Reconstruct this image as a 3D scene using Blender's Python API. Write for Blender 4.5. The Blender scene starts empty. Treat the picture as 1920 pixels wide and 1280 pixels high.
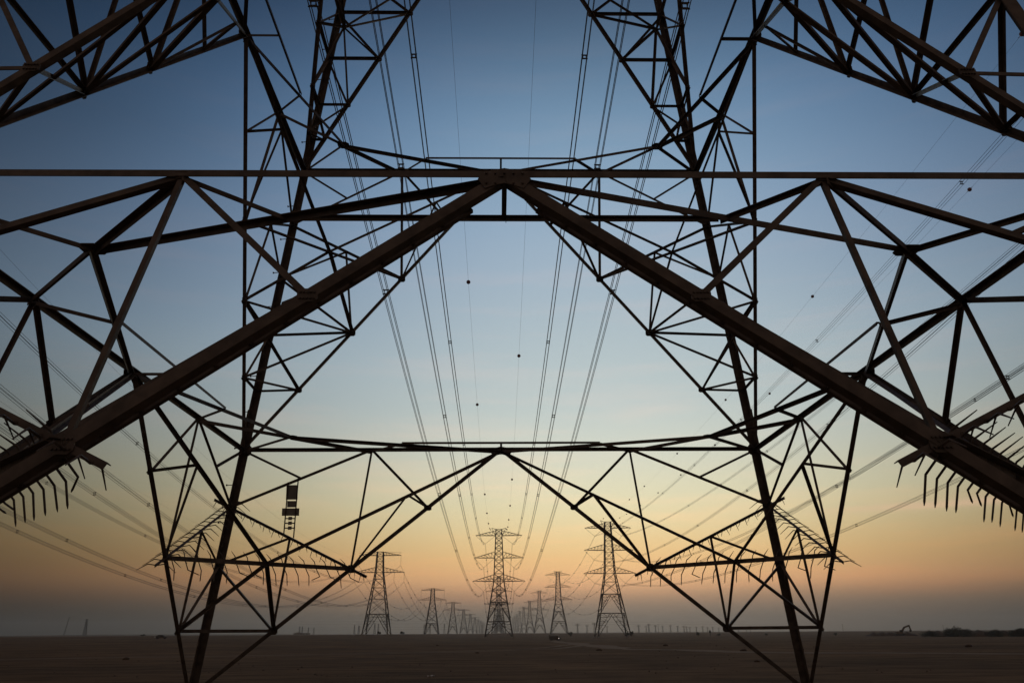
import bpy, math, random
from mathutils import Vector, Matrix
random.seed(7)
scene = bpy.context.scene
PI = math.pi
R = math.radians

# ------------------------------------------------------------------ camera
F_PX, PITCH, ROLL, YAW = 1512.8, 0.34639, 0.0062, 0.01754
CAM = Vector((-0.0673, -15.711, 1.627))
_cp, _sp, _a, _b, _cr, _sr = math.cos(PITCH), math.sin(PITCH), math.cos(YAW), math.sin(YAW), math.cos(ROLL), math.sin(ROLL)
def _cam_vec(u, v, w):
    y = w*_cp - _sp*v; z = w*_sp + _cp*v
    return Vector((_a*u + _b*y, -_b*u + _a*y, z))
fwd, right, up = _cam_vec(0, 0, 1), _cam_vec(_cr, -_sr, 0), _cam_vec(_sr, _cr, 0)
cd = bpy.data.cameras.new('camera'); cam = bpy.data.objects.new('camera', cd)
scene.collection.objects.link(cam); scene.camera = cam
cd.sensor_fit = 'HORIZONTAL'; cd.sensor_width = 36; cd.lens = F_PX/1920*36
cd.clip_start = 0.1; cd.clip_end = 40000
m = Matrix((right, up, -fwd)).transposed().to_4x4(); m.translation = CAM
cam.matrix_world = m
def project(p):                     # only used to rank lattice members by their size in view
    d = Vector(p) - CAM; w = d.dot(fwd)
    if w < .05: return None
    return (960 + F_PX*d.dot(right)/w, 640 - F_PX*d.dot(up)/w, w)

# ------------------------------------------------------------------ sky (dusk)
SUN_EL, SUN_AZ = 0.5, 7.5           # degrees; azimuth measured from +Y to +X
world = bpy.data.worlds.new('World'); scene.world = world; world.use_nodes = True
nt = world.node_tree; N = nt.nodes; L = nt.links; N.clear()
def nd(t, **k):
    n = N.new(t)
    for a, b in k.items(): setattr(n, a, b)
    return n
def mth(op, a, b=None, c=None, clamp=False):
    n = nd('ShaderNodeMath', operation=op, use_clamp=clamp)
    for i, v in enumerate((a, b, c)):
        if v is None: continue
        if isinstance(v, (int, float)): n.inputs[i].default_value = v
        else: L.new(v, n.inputs[i])
    return n.outputs[0]
def lin(c): return tuple(((v/255)/12.92 if v/255 <= .04045 else ((v/255+.055)/1.055)**2.4) for v in c)
tc = nd('ShaderNodeTexCoord'); sep = nd('ShaderNodeSeparateXYZ'); L.new(tc.outputs['Generated'], sep.inputs[0])
elev = mth('DIVIDE', mth('ARCSINE', sep.outputs['Z']), R(60))
ramp = nd('ShaderNodeValToRGB'); L.new(mth('MAXIMUM', elev, 0.0), ramp.inputs[0])
SKY = [  # elevation in degrees, colour of the twilight glow in the sun's azimuth
 (0.0, (106,101,94)), (0.8, (120,112,101)), (1.6, (146,128,110)), (2.4, (192,152,118)), (3.2, (245,188,136)), (4.2, (252,201,139)), (5.4, (249,210,147)), (7.0, (243,222,170)),
 (9.0, (235,228,190)), (12.0, (216,219,204)), (15.3, (195,207,205)), (21.0, (175,191,199)), (26.7, (157,178,198)),
 (31.0, (138,166,190)), (34.8, (119,149,177)), (38.5, (93,122,150)), (42.5, (68,89,114)), (50.0, (48,66,92))]
cr = ramp.color_ramp; cr.interpolation = 'B_SPLINE'
while len(cr.elements) > 1: cr.elements.remove(cr.elements[0])
for i, (e, c) in enumerate(SKY):
    el = cr.elements[0] if i == 0 else cr.elements.new(e/60)
    el.position = e/60; el.color = lin(c) + (1,)
# sky dims away from the set sun; lens edge darkening is painted in too
az = mth('SUBTRACT', mth('ARCTAN2', sep.outputs['X'], sep.outputs['Y']), R(SUN_AZ))
el_rad = mth('ARCSINE', sep.outputs['Z'])
mid_e = mth('SUBTRACT', 1.0, mth('DIVIDE', mth('ABSOLUTE', mth('SUBTRACT', el_rad, R(18))), R(14)), clamp=True)
wide = mth('ADD', R(25.5), mth('ADD', mth('MULTIPLY', mid_e, R(6.5)), mth('MULTIPLY', mth('DIVIDE', mth('SUBTRACT', el_rad, R(3)), R(12), clamp=True), R(3))))
fall = mth('EXPONENT', mth('MULTIPLY', mth('POWER', mth('DIVIDE', mth('ABSOLUTE', az), wide), 2.0), -1.0))
fall = mth('ADD', mth('MULTIPLY', fall, .95), .05)
hs = nd('ShaderNodeMix', data_type='RGBA', blend_type='MULTIPLY'); hs.inputs[0].default_value = 1
cmb = nd('ShaderNodeCombineColor')
for i in range(3): L.new(fall, cmb.inputs[i])
L.new(ramp.outputs[0], hs.inputs[6]); L.new(cmb.outputs[0], hs.inputs[7])
# away from the glow the upper sky turns bluer
bw = mth('MULTIPLY', mth('SUBTRACT', 1.0, fall), mth('DIVIDE', mth('SUBTRACT', el_rad, R(10)), R(10), clamp=True))
bt = nd('ShaderNodeMix', data_type='RGBA', blend_type='MULTIPLY'); L.new(bw, bt.inputs[0]); L.new(hs.outputs[2], bt.inputs[6]); bt.inputs[7].default_value = (.80, 1.02, 1.36, 1)
# thin streaks of cloud
mp = nd('ShaderNodeMapping'); mp.inputs['Scale'].default_value = (1.6, 1.6, 16); L.new(tc.outputs['Generated'], mp.inputs[0])
nz = nd('ShaderNodeTexNoise'); nz.inputs['Scale'].default_value = 2.2; nz.inputs['Detail'].default_value = 6; nz.inputs['Roughness'].default_value = .6
L.new(mp.outputs[0], nz.inputs[0])
st = nd('ShaderNodeMapRange'); st.inputs[1].default_value = .50; st.inputs[2].default_value = .72; st.inputs[4].default_value = .40
L.new(nz.outputs[0], st.inputs[0])
mx = nd('ShaderNodeMix', data_type='RGBA'); L.new(st.outputs[0], mx.inputs[0]); L.new(bt.outputs[2], mx.inputs[6])
tint = nd('ShaderNodeMix', data_type='RGBA', blend_type='MULTIPLY'); tint.inputs[0].default_value = 1
L.new(bt.outputs[2], tint.inputs[6]); tint.inputs[7].default_value = (1.35, 1.08, 1.0, 1); L.new(tint.outputs[2], mx.inputs[7])
# one thin lit streak low on the right
e_s = mth('DIVIDE', mth('SUBTRACT', el_rad, R(7.35)), R(.28))
band = mth('EXPONENT', mth('MULTIPLY', mth('MULTIPLY', e_s, e_s), -1.0))
edge = mth('DIVIDE', mth('SUBTRACT', az, R(12)), R(8), clamp=True)
band = mth('MULTIPLY', mth('MULTIPLY', band, edge), mth('MULTIPLY', nz.outputs[0], .75))
ms = nd('ShaderNodeMix', data_type='RGBA'); L.new(band, ms.inputs[0]); L.new(mx.outputs[2], ms.inputs[6]); ms.inputs[7].default_value = lin((236,190,160)) + (1,)
# rosy glow added in the unseen sky behind the camera, lights steel and ground
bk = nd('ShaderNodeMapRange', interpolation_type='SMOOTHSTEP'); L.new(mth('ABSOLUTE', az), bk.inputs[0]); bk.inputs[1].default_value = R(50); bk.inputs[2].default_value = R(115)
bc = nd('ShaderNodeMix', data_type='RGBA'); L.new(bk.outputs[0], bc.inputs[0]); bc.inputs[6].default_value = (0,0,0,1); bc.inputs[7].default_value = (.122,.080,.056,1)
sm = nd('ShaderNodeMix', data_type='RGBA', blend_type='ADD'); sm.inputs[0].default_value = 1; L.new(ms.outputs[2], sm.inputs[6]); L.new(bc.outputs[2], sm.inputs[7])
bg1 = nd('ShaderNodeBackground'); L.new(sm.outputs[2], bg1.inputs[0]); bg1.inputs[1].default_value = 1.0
sky = nd('ShaderNodeTexSky', sky_type='NISHITA'); sky.sun_disc = False
sky.sun_elevation = R(SUN_EL); sky.sun_rotation = R(SUN_AZ); sky.dust_density = 3; sky.air_density = 1.5
bg2 = nd('ShaderNodeBackground'); L.new(sky.outputs[0], bg2.inputs[0]); bg2.inputs[1].default_value = 0.0012
add = nd('ShaderNodeAddShader'); L.new(bg1.outputs[0], add.inputs[0]); L.new(bg2.outputs[0], add.inputs[1])
wo = nd('ShaderNodeOutputWorld'); L.new(add.outputs[0], wo.inputs[0])
# last warm light of the set sun, right on the horizon beyond the towers
sd = bpy.data.lights.new('sun', 'SUN'); sd.energy = 0.08; sd.angle = R(3); sd.color = (1, .62, .36)
sun = bpy.data.objects.new('sun', sd); scene.collection.objects.link(sun)
sun.rotation_euler = (R(-(90-SUN_EL)), 0, R(-SUN_AZ))
sun.location = (0, 300, 100)
vs = scene.view_settings; scene.display_settings.display_device = 'sRGB'
vs.view_transform = 'Standard'; vs.look = 'None'; vs.exposure = 0; vs.gamma = 1; vs.use_curve_mapping = False
scene.cycles.volume_bounces = 0; scene.cycles.max_bounces = 6; scene.cycles.diffuse_bounces = 2
scene.render.film_transparent = False

# ------------------------------------------------------------------ materials
def mat(name, col, rough=.7, metal=0, var=.3, scale=4, bump=0, col2=None, detail=6):
    mt = bpy.data.materials.new(name); mt.use_nodes = True; t = mt.node_tree
    b = t.nodes['Principled BSDF']; b.inputs['Roughness'].default_value = rough; b.inputs['Metallic'].default_value = metal
    co = t.nodes.new('ShaderNodeTexCoord'); n = t.nodes.new('ShaderNodeTexNoise')
    n.inputs['Scale'].default_value = scale; n.inputs['Detail'].default_value = detail
    t.links.new(co.outputs['Object'], n.inputs[0])
    r = t.nodes.new('ShaderNodeValToRGB'); t.links.new(n.outputs[0], r.inputs[0])
    c2 = col2 or tuple(v*(1-var) for v in col)
    r.color_ramp.elements[0].position = .35; r.color_ramp.elements[1].position = .65
    r.color_ramp.elements[0].color = tuple(c2)+(1,); r.color_ramp.elements[1].color = tuple(col)+(1,)
    t.links.new(r.outputs[0], b.inputs['Base Color'])
    if bump:
        bp = t.nodes.new('ShaderNodeBump'); bp.inputs['Strength'].default_value = bump; bp.inputs['Distance'].default_value = .05
        t.links.new(n.outputs[0], bp.inputs['Height']); t.links.new(bp.outputs[0], b.inputs['Normal'])
    return mt
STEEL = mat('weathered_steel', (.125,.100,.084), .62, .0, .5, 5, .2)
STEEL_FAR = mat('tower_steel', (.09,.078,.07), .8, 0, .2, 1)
WIRE = mat('stranded_aluminium', (.08,.075,.07), .6, 0, .1, 2)
BALL = mat('ball_plastic', (.18,.04,.03), .5, 0, .1, 2)
GLASS = mat('insulator_glaze', (.12,.10,.09), .4, 0, .2, 2)
SIGN = mat('sign_back', (.26,.26,.25), .6, 0, .15, 5)
LEAF = mat('leaf', (.042,.045,.024), .8, 0, .4, 8)
BARK = mat('bark', (.09,.06,.04), .9, 0, .3, 12)
CONC = mat('concrete', (.32,.29,.25), .9, 0, .2, 6, .3)
PLASTER = mat('plaster', (.3,.26,.22), .9, 0, .2, 2)
DARKP = mat('dark_paint', (.07,.05,.04), .6, 0, .2, 2)
PALE = mat('pale_scrap', (.75,.72,.68), .7, 0, .1, 5)
GLASSW = mat('window_glass', (.03,.035,.04), .2, 0, .1, 2)
RUB = mat('rubber', (.03,.03,.03), .8, 0, .1, 2)
YEL = mat('machine_paint', (.10,.065,.03), .6, 0, .2, 2)

# ------------------------------------------------------------------ mesh helpers
class MB:
    def __init__(s): s.v = []; s.f = []
    def add(s, vs, fs):
        o = len(s.v); s.v += [tuple(v) for v in vs]; s.f += [tuple(i+o for i in f) for f in fs]
    def sweep(s, p, q, prof, X, Y, cap=True):
        n = len(prof)
        vs = [p + X*a + Y*b for a, b in prof] + [q + X*a + Y*b for a, b in prof]
        fs = [(i, (i+1) % n, n+(i+1) % n, n+i) for i in range(n)]
        if cap: fs += [tuple(range(n-1, -1, -1)), tuple(range(n, 2*n))]
        s.add(vs, fs)
    def angle(s, p, q, w, normal, t=None, off=0, side=1):
        """rolled steel angle from p to q: one flange in the face plane, one turned inward (-normal)"""
        p = Vector(p); q = Vector(q); d = (q-p).normalized(); nn = Vector(normal)
        nn = (nn - d*nn.dot(d))
        if nn.length < 1e-4: nn = d.orthogonal()
        nn.normalize(); X = d.cross(nn)*side; t = t or max(.008, w*.11)
        p = p + nn*off; q = q + nn*off; h = w/2
        prof = [(-h, 0), (h, 0), (h, -w), (h-t, -w), (h-t, -t), (-h, -t)]
        s.sweep(p, q, prof, X, nn)
    def bar(s, p, q, w, h=None, upv=(0, 0, 1), cap=True):
        p = Vector(p); q = Vector(q); d = (q-p).normalized(); u = Vector(upv); u = u - d*u.dot(d)
        if u.length < 1e-4: u = d.orthogonal()
        u.normalize(); X = d.cross(u); h = h or w
        s.sweep(p, q, [(-w/2,-h/2),(w/2,-h/2),(w/2,h/2),(-w/2,h/2)], X, u, cap)
    def tube(s, pts, r, n=6, cap=True):
        pts = [Vector(p) for p in pts]; rings = []; vs = []; fs = []
        for i, p in enumerate(pts):
            d = (pts[min(i+1, len(pts)-1)] - pts[max(i-1, 0)]).normalized()
            u = Vector((0,0,1)) - d*d.z
            if u.length < .05: u = Vector((1,0,0)) - d*d.x
            u.normalize(); X = d.cross(u); rr = r[i] if isinstance(r, (list, tuple)) else r
            vs += [p + X*math.cos(2*PI*k/n)*rr + u*math.sin(2*PI*k/n)*rr for k in range(n)]
        for i in range(len(pts)-1):
            fs += [(i*n+k, i*n+(k+1) % n, (i+1)*n+(k+1) % n, (i+1)*n+k) for k in range(n)]
        if cap: fs += [tuple(range(n-1,-1,-1)), tuple(range((len(pts)-1)*n, len(pts)*n))]
        s.add(vs, fs)
    def box(s, c, sz, rot=None):
        c = Vector(c); vs = []
        for i in range(8):
            v = Vector(((i & 1)-.5, (i >> 1 & 1)-.5, (i >> 2)-.5)); v = Vector((v.x*sz[0], v.y*sz[1], v.z*sz[2]))
            if rot: v = rot @ v
            vs.append(c+v)
        s.add(vs, [(0,2,3,1),(4,5,7,6),(0,1,5,4),(2,6,7,3),(0,4,6,2),(1,3,7,5)])
    def prism(s, pts, n, t):
        """flat polygon pts (3D) thickened by t along n"""
        n = Vector(n).normalized(); k = len(pts)
        vs = [Vector(p)-n*t/2 for p in pts] + [Vector(p)+n*t/2 for p in pts]
        s.add(vs, [tuple(range(k-1,-1,-1)), tuple(range(k,2*k))] + [(i,(i+1) % k,k+(i+1) % k,k+i) for i in range(k)])
    def sphere(s, c, r, nu=14, nv=9, sq=(1,1,1)):
        c = Vector(c); vs = []; fs = []
        for j in range(nv+1):
            th = PI*j/nv
            for i in range(nu):
                ph = 2*PI*i/nu
                vs.append(c + Vector((r*sq[0]*math.sin(th)*math.cos(ph), r*sq[1]*math.sin(th)*math.sin(ph), r*sq[2]*math.cos(th))))
        for j in range(nv):
            fs += [(j*nu+i, (j+1)*nu+i, (j+1)*nu+(i+1) % nu, j*nu+(i+1) % nu) for i in range(nu)]
        s.add(vs, fs)
def obj(name, mb, mt, parent=None, loc=None, smooth=False):
    me = bpy.data.meshes.new(name); me.from_pydata(mb.v, [], mb.f); me.update()
    if mt: me.materials.append(mt)
    if smooth: me.polygons.foreach_set('use_smooth', [True]*len(me.polygons))
    o = bpy.data.objects.new(name, me); scene.collection.objects.link(o)
    if parent: o.parent = parent
    if loc is not None: o.location = loc
    return o
def thing(name, label, cat, loc=(0,0,0), rz=0, group=None):
    o = bpy.data.objects.new(name, None); scene.collection.objects.link(o); o.empty_display_size = .3
    o.location = loc; o.rotation_euler = (0,0,rz); return tag(o, label, cat, group)
def tag(o, label, cat, group=None):
    o['label'] = label; o['category'] = cat
    if group: o['group'] = group
    return o
def struct(o): o['kind'] = 'structure'; return o
def dup(root, loc, rz, label, group=None):
    r = root.copy(); scene.collection.objects.link(r); r.location = loc; r.rotation_euler = (0,0,rz); r['label'] = label
    if group: r['group'] = group
    for ch in list(root.children):
        c = ch.copy(); scene.collection.objects.link(c); c.parent = r
        for g in list(ch.children):
            d = g.copy(); scene.collection.objects.link(d); d.parent = c
    return r

# ------------------------------------------------------------------ ground
def sstep(v, a, b):
    t = min(1, max(0, (v-a)/(b-a))); return t*t*(3-2*t)
def ground_z(x, y):
    g = -1.25*sstep(y, 60, 330)*(1-sstep(y, 640, 1000))*sstep(x, -62, -25)
    g += .9*sstep(-x, 45, 72)*sstep(y, 250, 500)*(1-sstep(y, 640, 1000))
    g += .05*math.sin(x*.21+1)*math.sin(y*.17) * sstep(math.hypot(x, y), 14, 40)
    g += .12*math.sin(x*.035+2)*math.sin(y*.05+1) * sstep(math.hypot(x, y), 40, 90)
    g += sstep(y, 700, 1500)*(.9*math.sin(x*.013+2)+.7*math.sin(x*.029)+.5*math.sin(x*.071+1))*.7
    g += sstep(y, 1800, 3200)*(1.0*math.sin(x*.004+.6)+.7*math.sin(x*.0113)+.4*math.sin(x*.031))*.9
    g += 3.2*sstep(y, 2400, 3400)*sstep(-x, 900, 1500)
    return g
def axis_vals(lim, n, p):
    return [math.copysign(abs(t)**p, t)*lim for t in [(-1+2*i/n) for i in range(n+1)]]
gx = axis_vals(6000, 150, 2.6); gy = [-200 + v for v in [0]] ; gy = []
for i in range(191): gy.append(-260 + 6260*(i/190)**2.4)
mb = MB()
mb.v = [(x, y, ground_z(x, y)) for y in gy for x in gx]
nx = len(gx); mb.f = [(j*nx+i, j*nx+i+1, (j+1)*nx+i+1, (j+1)*nx+i) for j in range(len(gy)-1) for i in range(nx-1)]
gm = bpy.data.materials.new('desert_sand'); gm.use_nodes = True; t = gm.node_tree; b = t.nodes['Principled BSDF']
b.inputs['Roughness'].default_value = .95; b.inputs['Specular IOR Level'].default_value = .1
co = t.nodes.new('ShaderNodeTexCoord')
def tn(scale, detail, rough=.55, stretch=None):
    n = t.nodes.new('ShaderNodeTexNoise'); n.inputs['Scale'].default_value = scale; n.inputs['Detail'].default_value = detail; n.inputs['Roughness'].default_value = rough
    if stretch:
        q = t.nodes.new('ShaderNodeMapping'); q.inputs['Scale'].default_value = stretch; t.links.new(co.outputs['Object'], q.inputs[0]); t.links.new(q.outputs[0], n.inputs[0])
    else: t.links.new(co.outputs['Object'], n.inputs[0])
    return n
n1 = tn(.05, 8, .6); n2 = tn(.5, 12, .72, (.35, 1, 1)); n3 = tn(14, 4, .6)
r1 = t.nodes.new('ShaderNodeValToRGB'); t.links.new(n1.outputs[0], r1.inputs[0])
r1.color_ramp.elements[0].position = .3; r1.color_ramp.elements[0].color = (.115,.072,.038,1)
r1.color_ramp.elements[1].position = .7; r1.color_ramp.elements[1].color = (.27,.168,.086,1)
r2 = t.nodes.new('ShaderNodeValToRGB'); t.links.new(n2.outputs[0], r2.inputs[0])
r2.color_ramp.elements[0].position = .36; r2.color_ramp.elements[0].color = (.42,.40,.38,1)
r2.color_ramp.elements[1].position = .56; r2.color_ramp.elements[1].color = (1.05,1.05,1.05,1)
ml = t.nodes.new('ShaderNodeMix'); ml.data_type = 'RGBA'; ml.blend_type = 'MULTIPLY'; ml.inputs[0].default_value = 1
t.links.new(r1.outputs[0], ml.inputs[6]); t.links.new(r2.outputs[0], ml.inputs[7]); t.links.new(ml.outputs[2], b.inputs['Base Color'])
ad = t.nodes.new('ShaderNodeMath'); ad.operation = 'MULTIPLY_ADD'; ad.inputs[1].default_value = .25
t.links.new(n3.outputs[0], ad.inputs[0]); t.links.new(n2.outputs[0], ad.inputs[2])
bp = t.nodes.new('ShaderNodeBump'); bp.inputs['Strength'].default_value = .7; bp.inputs['Distance'].default_value = .25
t.links.new(ad.outputs[0], bp.inputs['Height']); t.links.new(bp.outputs[0], b.inputs['Normal'])
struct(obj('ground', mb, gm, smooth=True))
# sandy track crossing to the right
TRK = mat('track_sand', (.24,.155,.088), .95, 0, .3, .6)
def track(pts, wd, lift):
    mb = MB(); cv = []
    for i in range(len(pts)-1):
        for k in range(12):
            tt = k/12; cv.append((pts[i][0]*(1-tt)+pts[i+1][0]*tt, pts[i][1]*(1-tt)+pts[i+1][1]*tt))
    for i, (x, y) in enumerate(cv):
        a = cv[max(0, i-1)]; c = cv[min(len(cv)-1, i+1)]; dx, dy = c[0]-a[0], c[1]-a[1]; l = math.hypot(dx, dy) or 1
        for k in range(7):
            q = (k/6-.5)*2; w = wd + .2*wd*math.sin(i*1.7+q)
            px, py = x-dy/l*q*w, y+dx/l*q*w; mb.v.append((px, py, ground_z(px, py)+lift-.02*q*q))
    mb.f = [(i*7+k, i*7+k+1, (i+1)*7+k+1, (i+1)*7+k) for i in range(len(cv)-1) for k in range(6)]
    struct(obj('dirt_track', mb, TRK, smooth=True))
track([(-60,46),(-34,52),(-12,62),(4,84),(11,118)], .55, .028)
track([(-58,43.5),(-33,49.4),(-10,59.5),(6.4,82),(13,112)], .5, .028)
mb = MB(); pts = [(20,300),(16,190),(13,120),(14,80),(20,58),(34,46),(60,38),(110,34)]
cv = []
for i in range(len(pts)-1):
    for k in range(12):
        tt = k/12; cv.append((pts[i][0]*(1-tt)+pts[i+1][0]*tt, pts[i][1]*(1-tt)+pts[i+1][1]*tt))
for i, (x, y) in enumerate(cv):
    a = cv[max(0, i-1)]; c = cv[min(len(cv)-1, i+1)]; dx, dy = c[0]-a[0], c[1]-a[1]; l = math.hypot(dx, dy) or 1
    for k in range(7):
        s = (k/6-.5)*2; w = 1.9 + .35*math.sin(i*1.7+s)
        px, py = x-dy/l*s*w, y+dx/l*s*w; mb.v.append((px, py, ground_z(px, py)+.03-.025*s*s))
mb.f = [(i*7+k, i*7+k+1, (i+1)*7+k+1, (i+1)*7+k) for i in range(len(cv)-1) for k in range(6)]
struct(obj('dirt_track', mb, TRK, smooth=True))

# ------------------------------------------------------------------ the near tower
S = 7.5
SL = .16332; Z0, Z1, Z2, Z3, Z4, Z5 = 0, .88795*S, 2.01336*S, 3.38*S, 36.0, 64.0
def W(z): return S*(1) + SL*(Z1 - z)
members = []   # (kind, build(mb), centre samples, width)
def rot4(k, p):
    x, y, z = p
    for _ in range(k): x, y = -y, x
    return Vector((x, y, z))
jit = random.Random(3)
def mem(kind, p, q, w, normal, off=0, side=1, build=None):
    p = Vector(p); q = Vector(q)
    members.append([kind, p, q, w, Vector(normal), off, side, build])
tower = thing('transmission_tower', 'huge dark steel lattice tower whose splayed legs and braces frame the whole view', 'transmission tower', (0,0,0))
FN = Vector((0, 1, SL)).normalized()        # outward normal of the far (+y) face
def lerp(a, b, t): return (a[0]*(1-t)+b[0]*t, a[1]*(1-t)+b[1]*t)
A1 = [lerp((0,Z1), (-W(0),0), v) for v in (.2454,.4955,.7416)]     # nodes down the first-panel V brace: V1, A, A2
KL1 = [(-W(z), z) for z in (Z1*(1-.2415), Z1*(1-.478))]            # leg nodes K1, K2
C1 = (-W(Z1), Z1); M1 = (0, Z1); Q1 = (-W(Z1)/2, Z1)
A2 = [lerp((0,Z2), C1, v) for v in (.2026,.4005,.595,.796)]
KL2 = [(-W(Z2*(1-v)+Z1*v), Z2*(1-v)+Z1*v) for v in (.205,.400,.605,.80)]
C2 = (-W(Z2), Z2); M2 = (0, Z2); Q2 = (-W(Z2)/2, Z2)
A3 = [lerp(C2, (0,Z3), v) for v in (.10,.213,.365,.52,.68,.84)]
KL3 = [(-W(z), z) for (_, z) in A3]
C3 = (-W(Z3), Z3); M3 = (0, Z3)
def mid(a, b): return ((a[0]+b[0])/2, (a[1]+b[1])/2)
def face_pt(k, mr, n):                      # local face (u, z) -> 3D on face k, mirrored when mr=-1
    return rot4(k, (n[0]*mr, W(n[1]), n[1]))
for k in range(4):
    nrm = rot4(k, FN)
    for mr in (1, -1):
        P = lambda n: face_pt(k, mr, n)
        def m_(kind, a, b, w, off=0): mem(kind, P(a), P(b), w, nrm, off + jit.uniform(-.004, .004), mr)
        F0 = (-W(0), 0)
        # main V braces (first panel: twin angles held apart by stitch bolts)
        m_('main_brace', M1, F0, .13 if k == 2 else .11)
        a = P((-.55, Z1-.45)); bq = P(F0) - nrm*.0
        def stitched(mb, a=P(lerp(M1, F0, .045)), q=P(F0), n=nrm, mr=mr):
            dn = (q-a).normalized().cross(n)
            o = -n*.235
            mb.angle(a+o, q+o, .06, n, side=mr)
            ln = (q-a).length
            for i in range(1, int(ln/.42)):
                c = a+(q-a)*(i*.42/ln); mb.bar(c-n*.01, c+o, .03, .05)
        if k == 2: mem('brace_stiffener', P(lerp(M1, F0, .045)), P(F0), .12, nrm, build=stitched)
        m_('main_brace', M2, C1, .10); m_('main_brace', C2, M3, .105)
        # horizontals
        if mr == 1:
            mem('cross_beam', face_pt(k,1,C1), face_pt(k,-1,C1), .112 if k != 2 else .095, nrm, .015)
            mem('cross_beam', face_pt(k,1,C2), face_pt(k,-1,C2), .13, nrm, .015)
            mem('cross_beam', face_pt(k,1,C3), face_pt(k,-1,C3), .13, nrm, .015)
        s1 = mid(Q1, KL1[0]); r1_ = mid(KL1[0], A1[1])
        for a_, b_, w_ in ((Q1, A1[0], .075), (Q1, A1[1], .06), (Q1, KL1[0], .08), (s1, C1, .06),
                           (r1_, KL1[1], .07), (r1_, A1[2], .07), (KL1[1], A1[2], .08)):
            m_('secondary_brace', a_, b_, w_, -.022)
        ext0 = lerp(KL1[0], A1[1], 1.13); ext1 = lerp(KL1[0], A1[1], -.13)
        m_('guard_bar', ext1, ext0, .08, -.02)
        # panel two
        s2 = mid(Q2, KL2[0]); r2_ = mid(KL2[0], A2[1])
        for a_, b_, w_ in ((Q2, A2[0], .065), (Q2, A2[1], .08), (Q2, KL2[0], .065), (s2, C2, .06), (KL2[0], A2[1], .075),
                           (r2_, A2[2], .065), (r2_, KL2[1], .065), (KL2[1], A2[2], .075), (KL2[2], A2[2], .07),
                           (KL2[2], A2[3], .07), (KL2[3], A2[3], .06)):
            m_('secondary_brace', a_, b_, w_, -.022)
        # panel three
        for i in range(6):
            m_('secondary_brace', KL3[i], A3[i], .085 if i > 1 else .065, -.022)
            if i < 5: m_('secondary_brace', KL3[i+1], A3[i], .07, -.025)
    # leg (corner between face k and the next), hips and plan bracing about this corner
    c = lambda w, z: rot4(k, (-w, w, z))
    dirn = rot4(k, (-1, 1, 0)).normalized()
    def leg_build(mb, k=k):
        for za, zb, w in ((0, Z1+.6, .205), (Z1+.6, Z2+.6, .20), (Z2+.6, Z3+.6, .195), (Z3+.6, Z4, .19)):
            p = rot4(k, (-W(za), W(za), za)); q = rot4(k, (-W(zb), W(zb), zb)); d = (q-p).normalized()
            X = rot4(k, (1, 0, 0)); X = (X-d*X.dot(d)).normalized(); Y = rot4(k, (0, -1, 0)); Y = (Y-d*Y.dot(d)); Y = (Y-X*Y.dot(X)).normalized()
            t_ = .022; h = -.02
            mb.sweep(p, q, [(h,h),(w+h,h),(w+h,h+t_),(h+t_,h+t_),(h+t_,w+h),(h,w+h)], X, Y)
            if za > 0:      # splice plates
                X2, Y2 = X*(w*.5-.03), Y*(w*.5-.03)
                mb.bar(p-d*.55+X2-Y*.045, p+d*.55+X2-Y*.045, w*.8, .02, Y)
                mb.bar(p-d*.55+Y2-X*.045, p+d*.55+Y2-X*.045, w*.8, .02, X)
    mem('leg', c(W(0),0), c(W(Z4),Z4), .3, dirn, build=leg_build)
    # points on the two faces meeting at this corner, (near local far-left corner then rotated)
    fA = lambda n: rot4(k, (n[0], W(n[1]), n[1]))
    fB = lambda n: rot4(k, (-W(n[1]), -n[0], n[1]))
    up_ = Vector((0,0,1))
    def hip(a_, b_, w_, nm='hip_brace', n=None): mem(nm, a_, b_, w_, n or dirn, jit.uniform(-.004,.004))
    a, bb = fA(A1[1]), fB(A1[1]); Y1 = (a+bb)/2
    hip(a, bb, .11, 'guard_bar', -dirn)
    hip(fA(M1)-up_*.05, Y1, .08); hip(fB(M1)-up_*.05, Y1, .08)
    hip(Y1, fA(A1[2]), .085); hip(Y1, fB(A1[2]), .085)
    hip(fA(A1[2]), fB(A1[2]), .085)
    for f_ in (fA, fB):
        n_ = (f_(M1)*.555 + Y1*.445); n_ = f_(M1).lerp(Y1, .425)
        hip(f_(A1[0]), n_, .065); hip(f_(A1[1]), n_, .065)
    a, bb = fA(A2[1]), fB(A2[1]); Y2 = (a+bb)/2
    hip(a, bb, .085); hip(fA(M2), Y2, .07); hip(fB(M2), Y2, .07); hip(Y2, fA(A2[2]), .08); hip(Y2, fB(A2[2]), .08)
    for f_ in (fA, fB):
        n_ = f_(M2).lerp(Y2, .40); hip(f_(A2[0]), n_, .055); hip(f_(A2[1]), n_, .055)
    hip(fA(A2[2]), fB(A2[2]), .07); hip(fA(A2[2]), fB(A2[3]), .07); hip(fB(A2[2]), fA(A2[3]), .07); hip(fA(A2[3]), fB(A2[3]), .065)
    a, bb = fA(A3[3]), fB(A3[3]); J = rot4(k, (-4.95, 4.95, 19.6))
    for f_ in (fA, fB):
        hip(f_(A3[3]), J, .07); hip(f_(A3[2]), J, .07); hip(f_(A3[1]), J, .07)
        hip(f_(A3[4]), J, .07)
    hip(fA(A3[0]), fB(A3[0]), .06); hip(c(W(A3[2][1]), A3[2][1]), J, .06); hip(c(W(A3[3][1]), A3[3][1]), J, .06)
    hip(fA(A3[1]), fB(A3[0]), .06); hip(fB(A3[1]), fA(A3[0]), .06)
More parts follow.
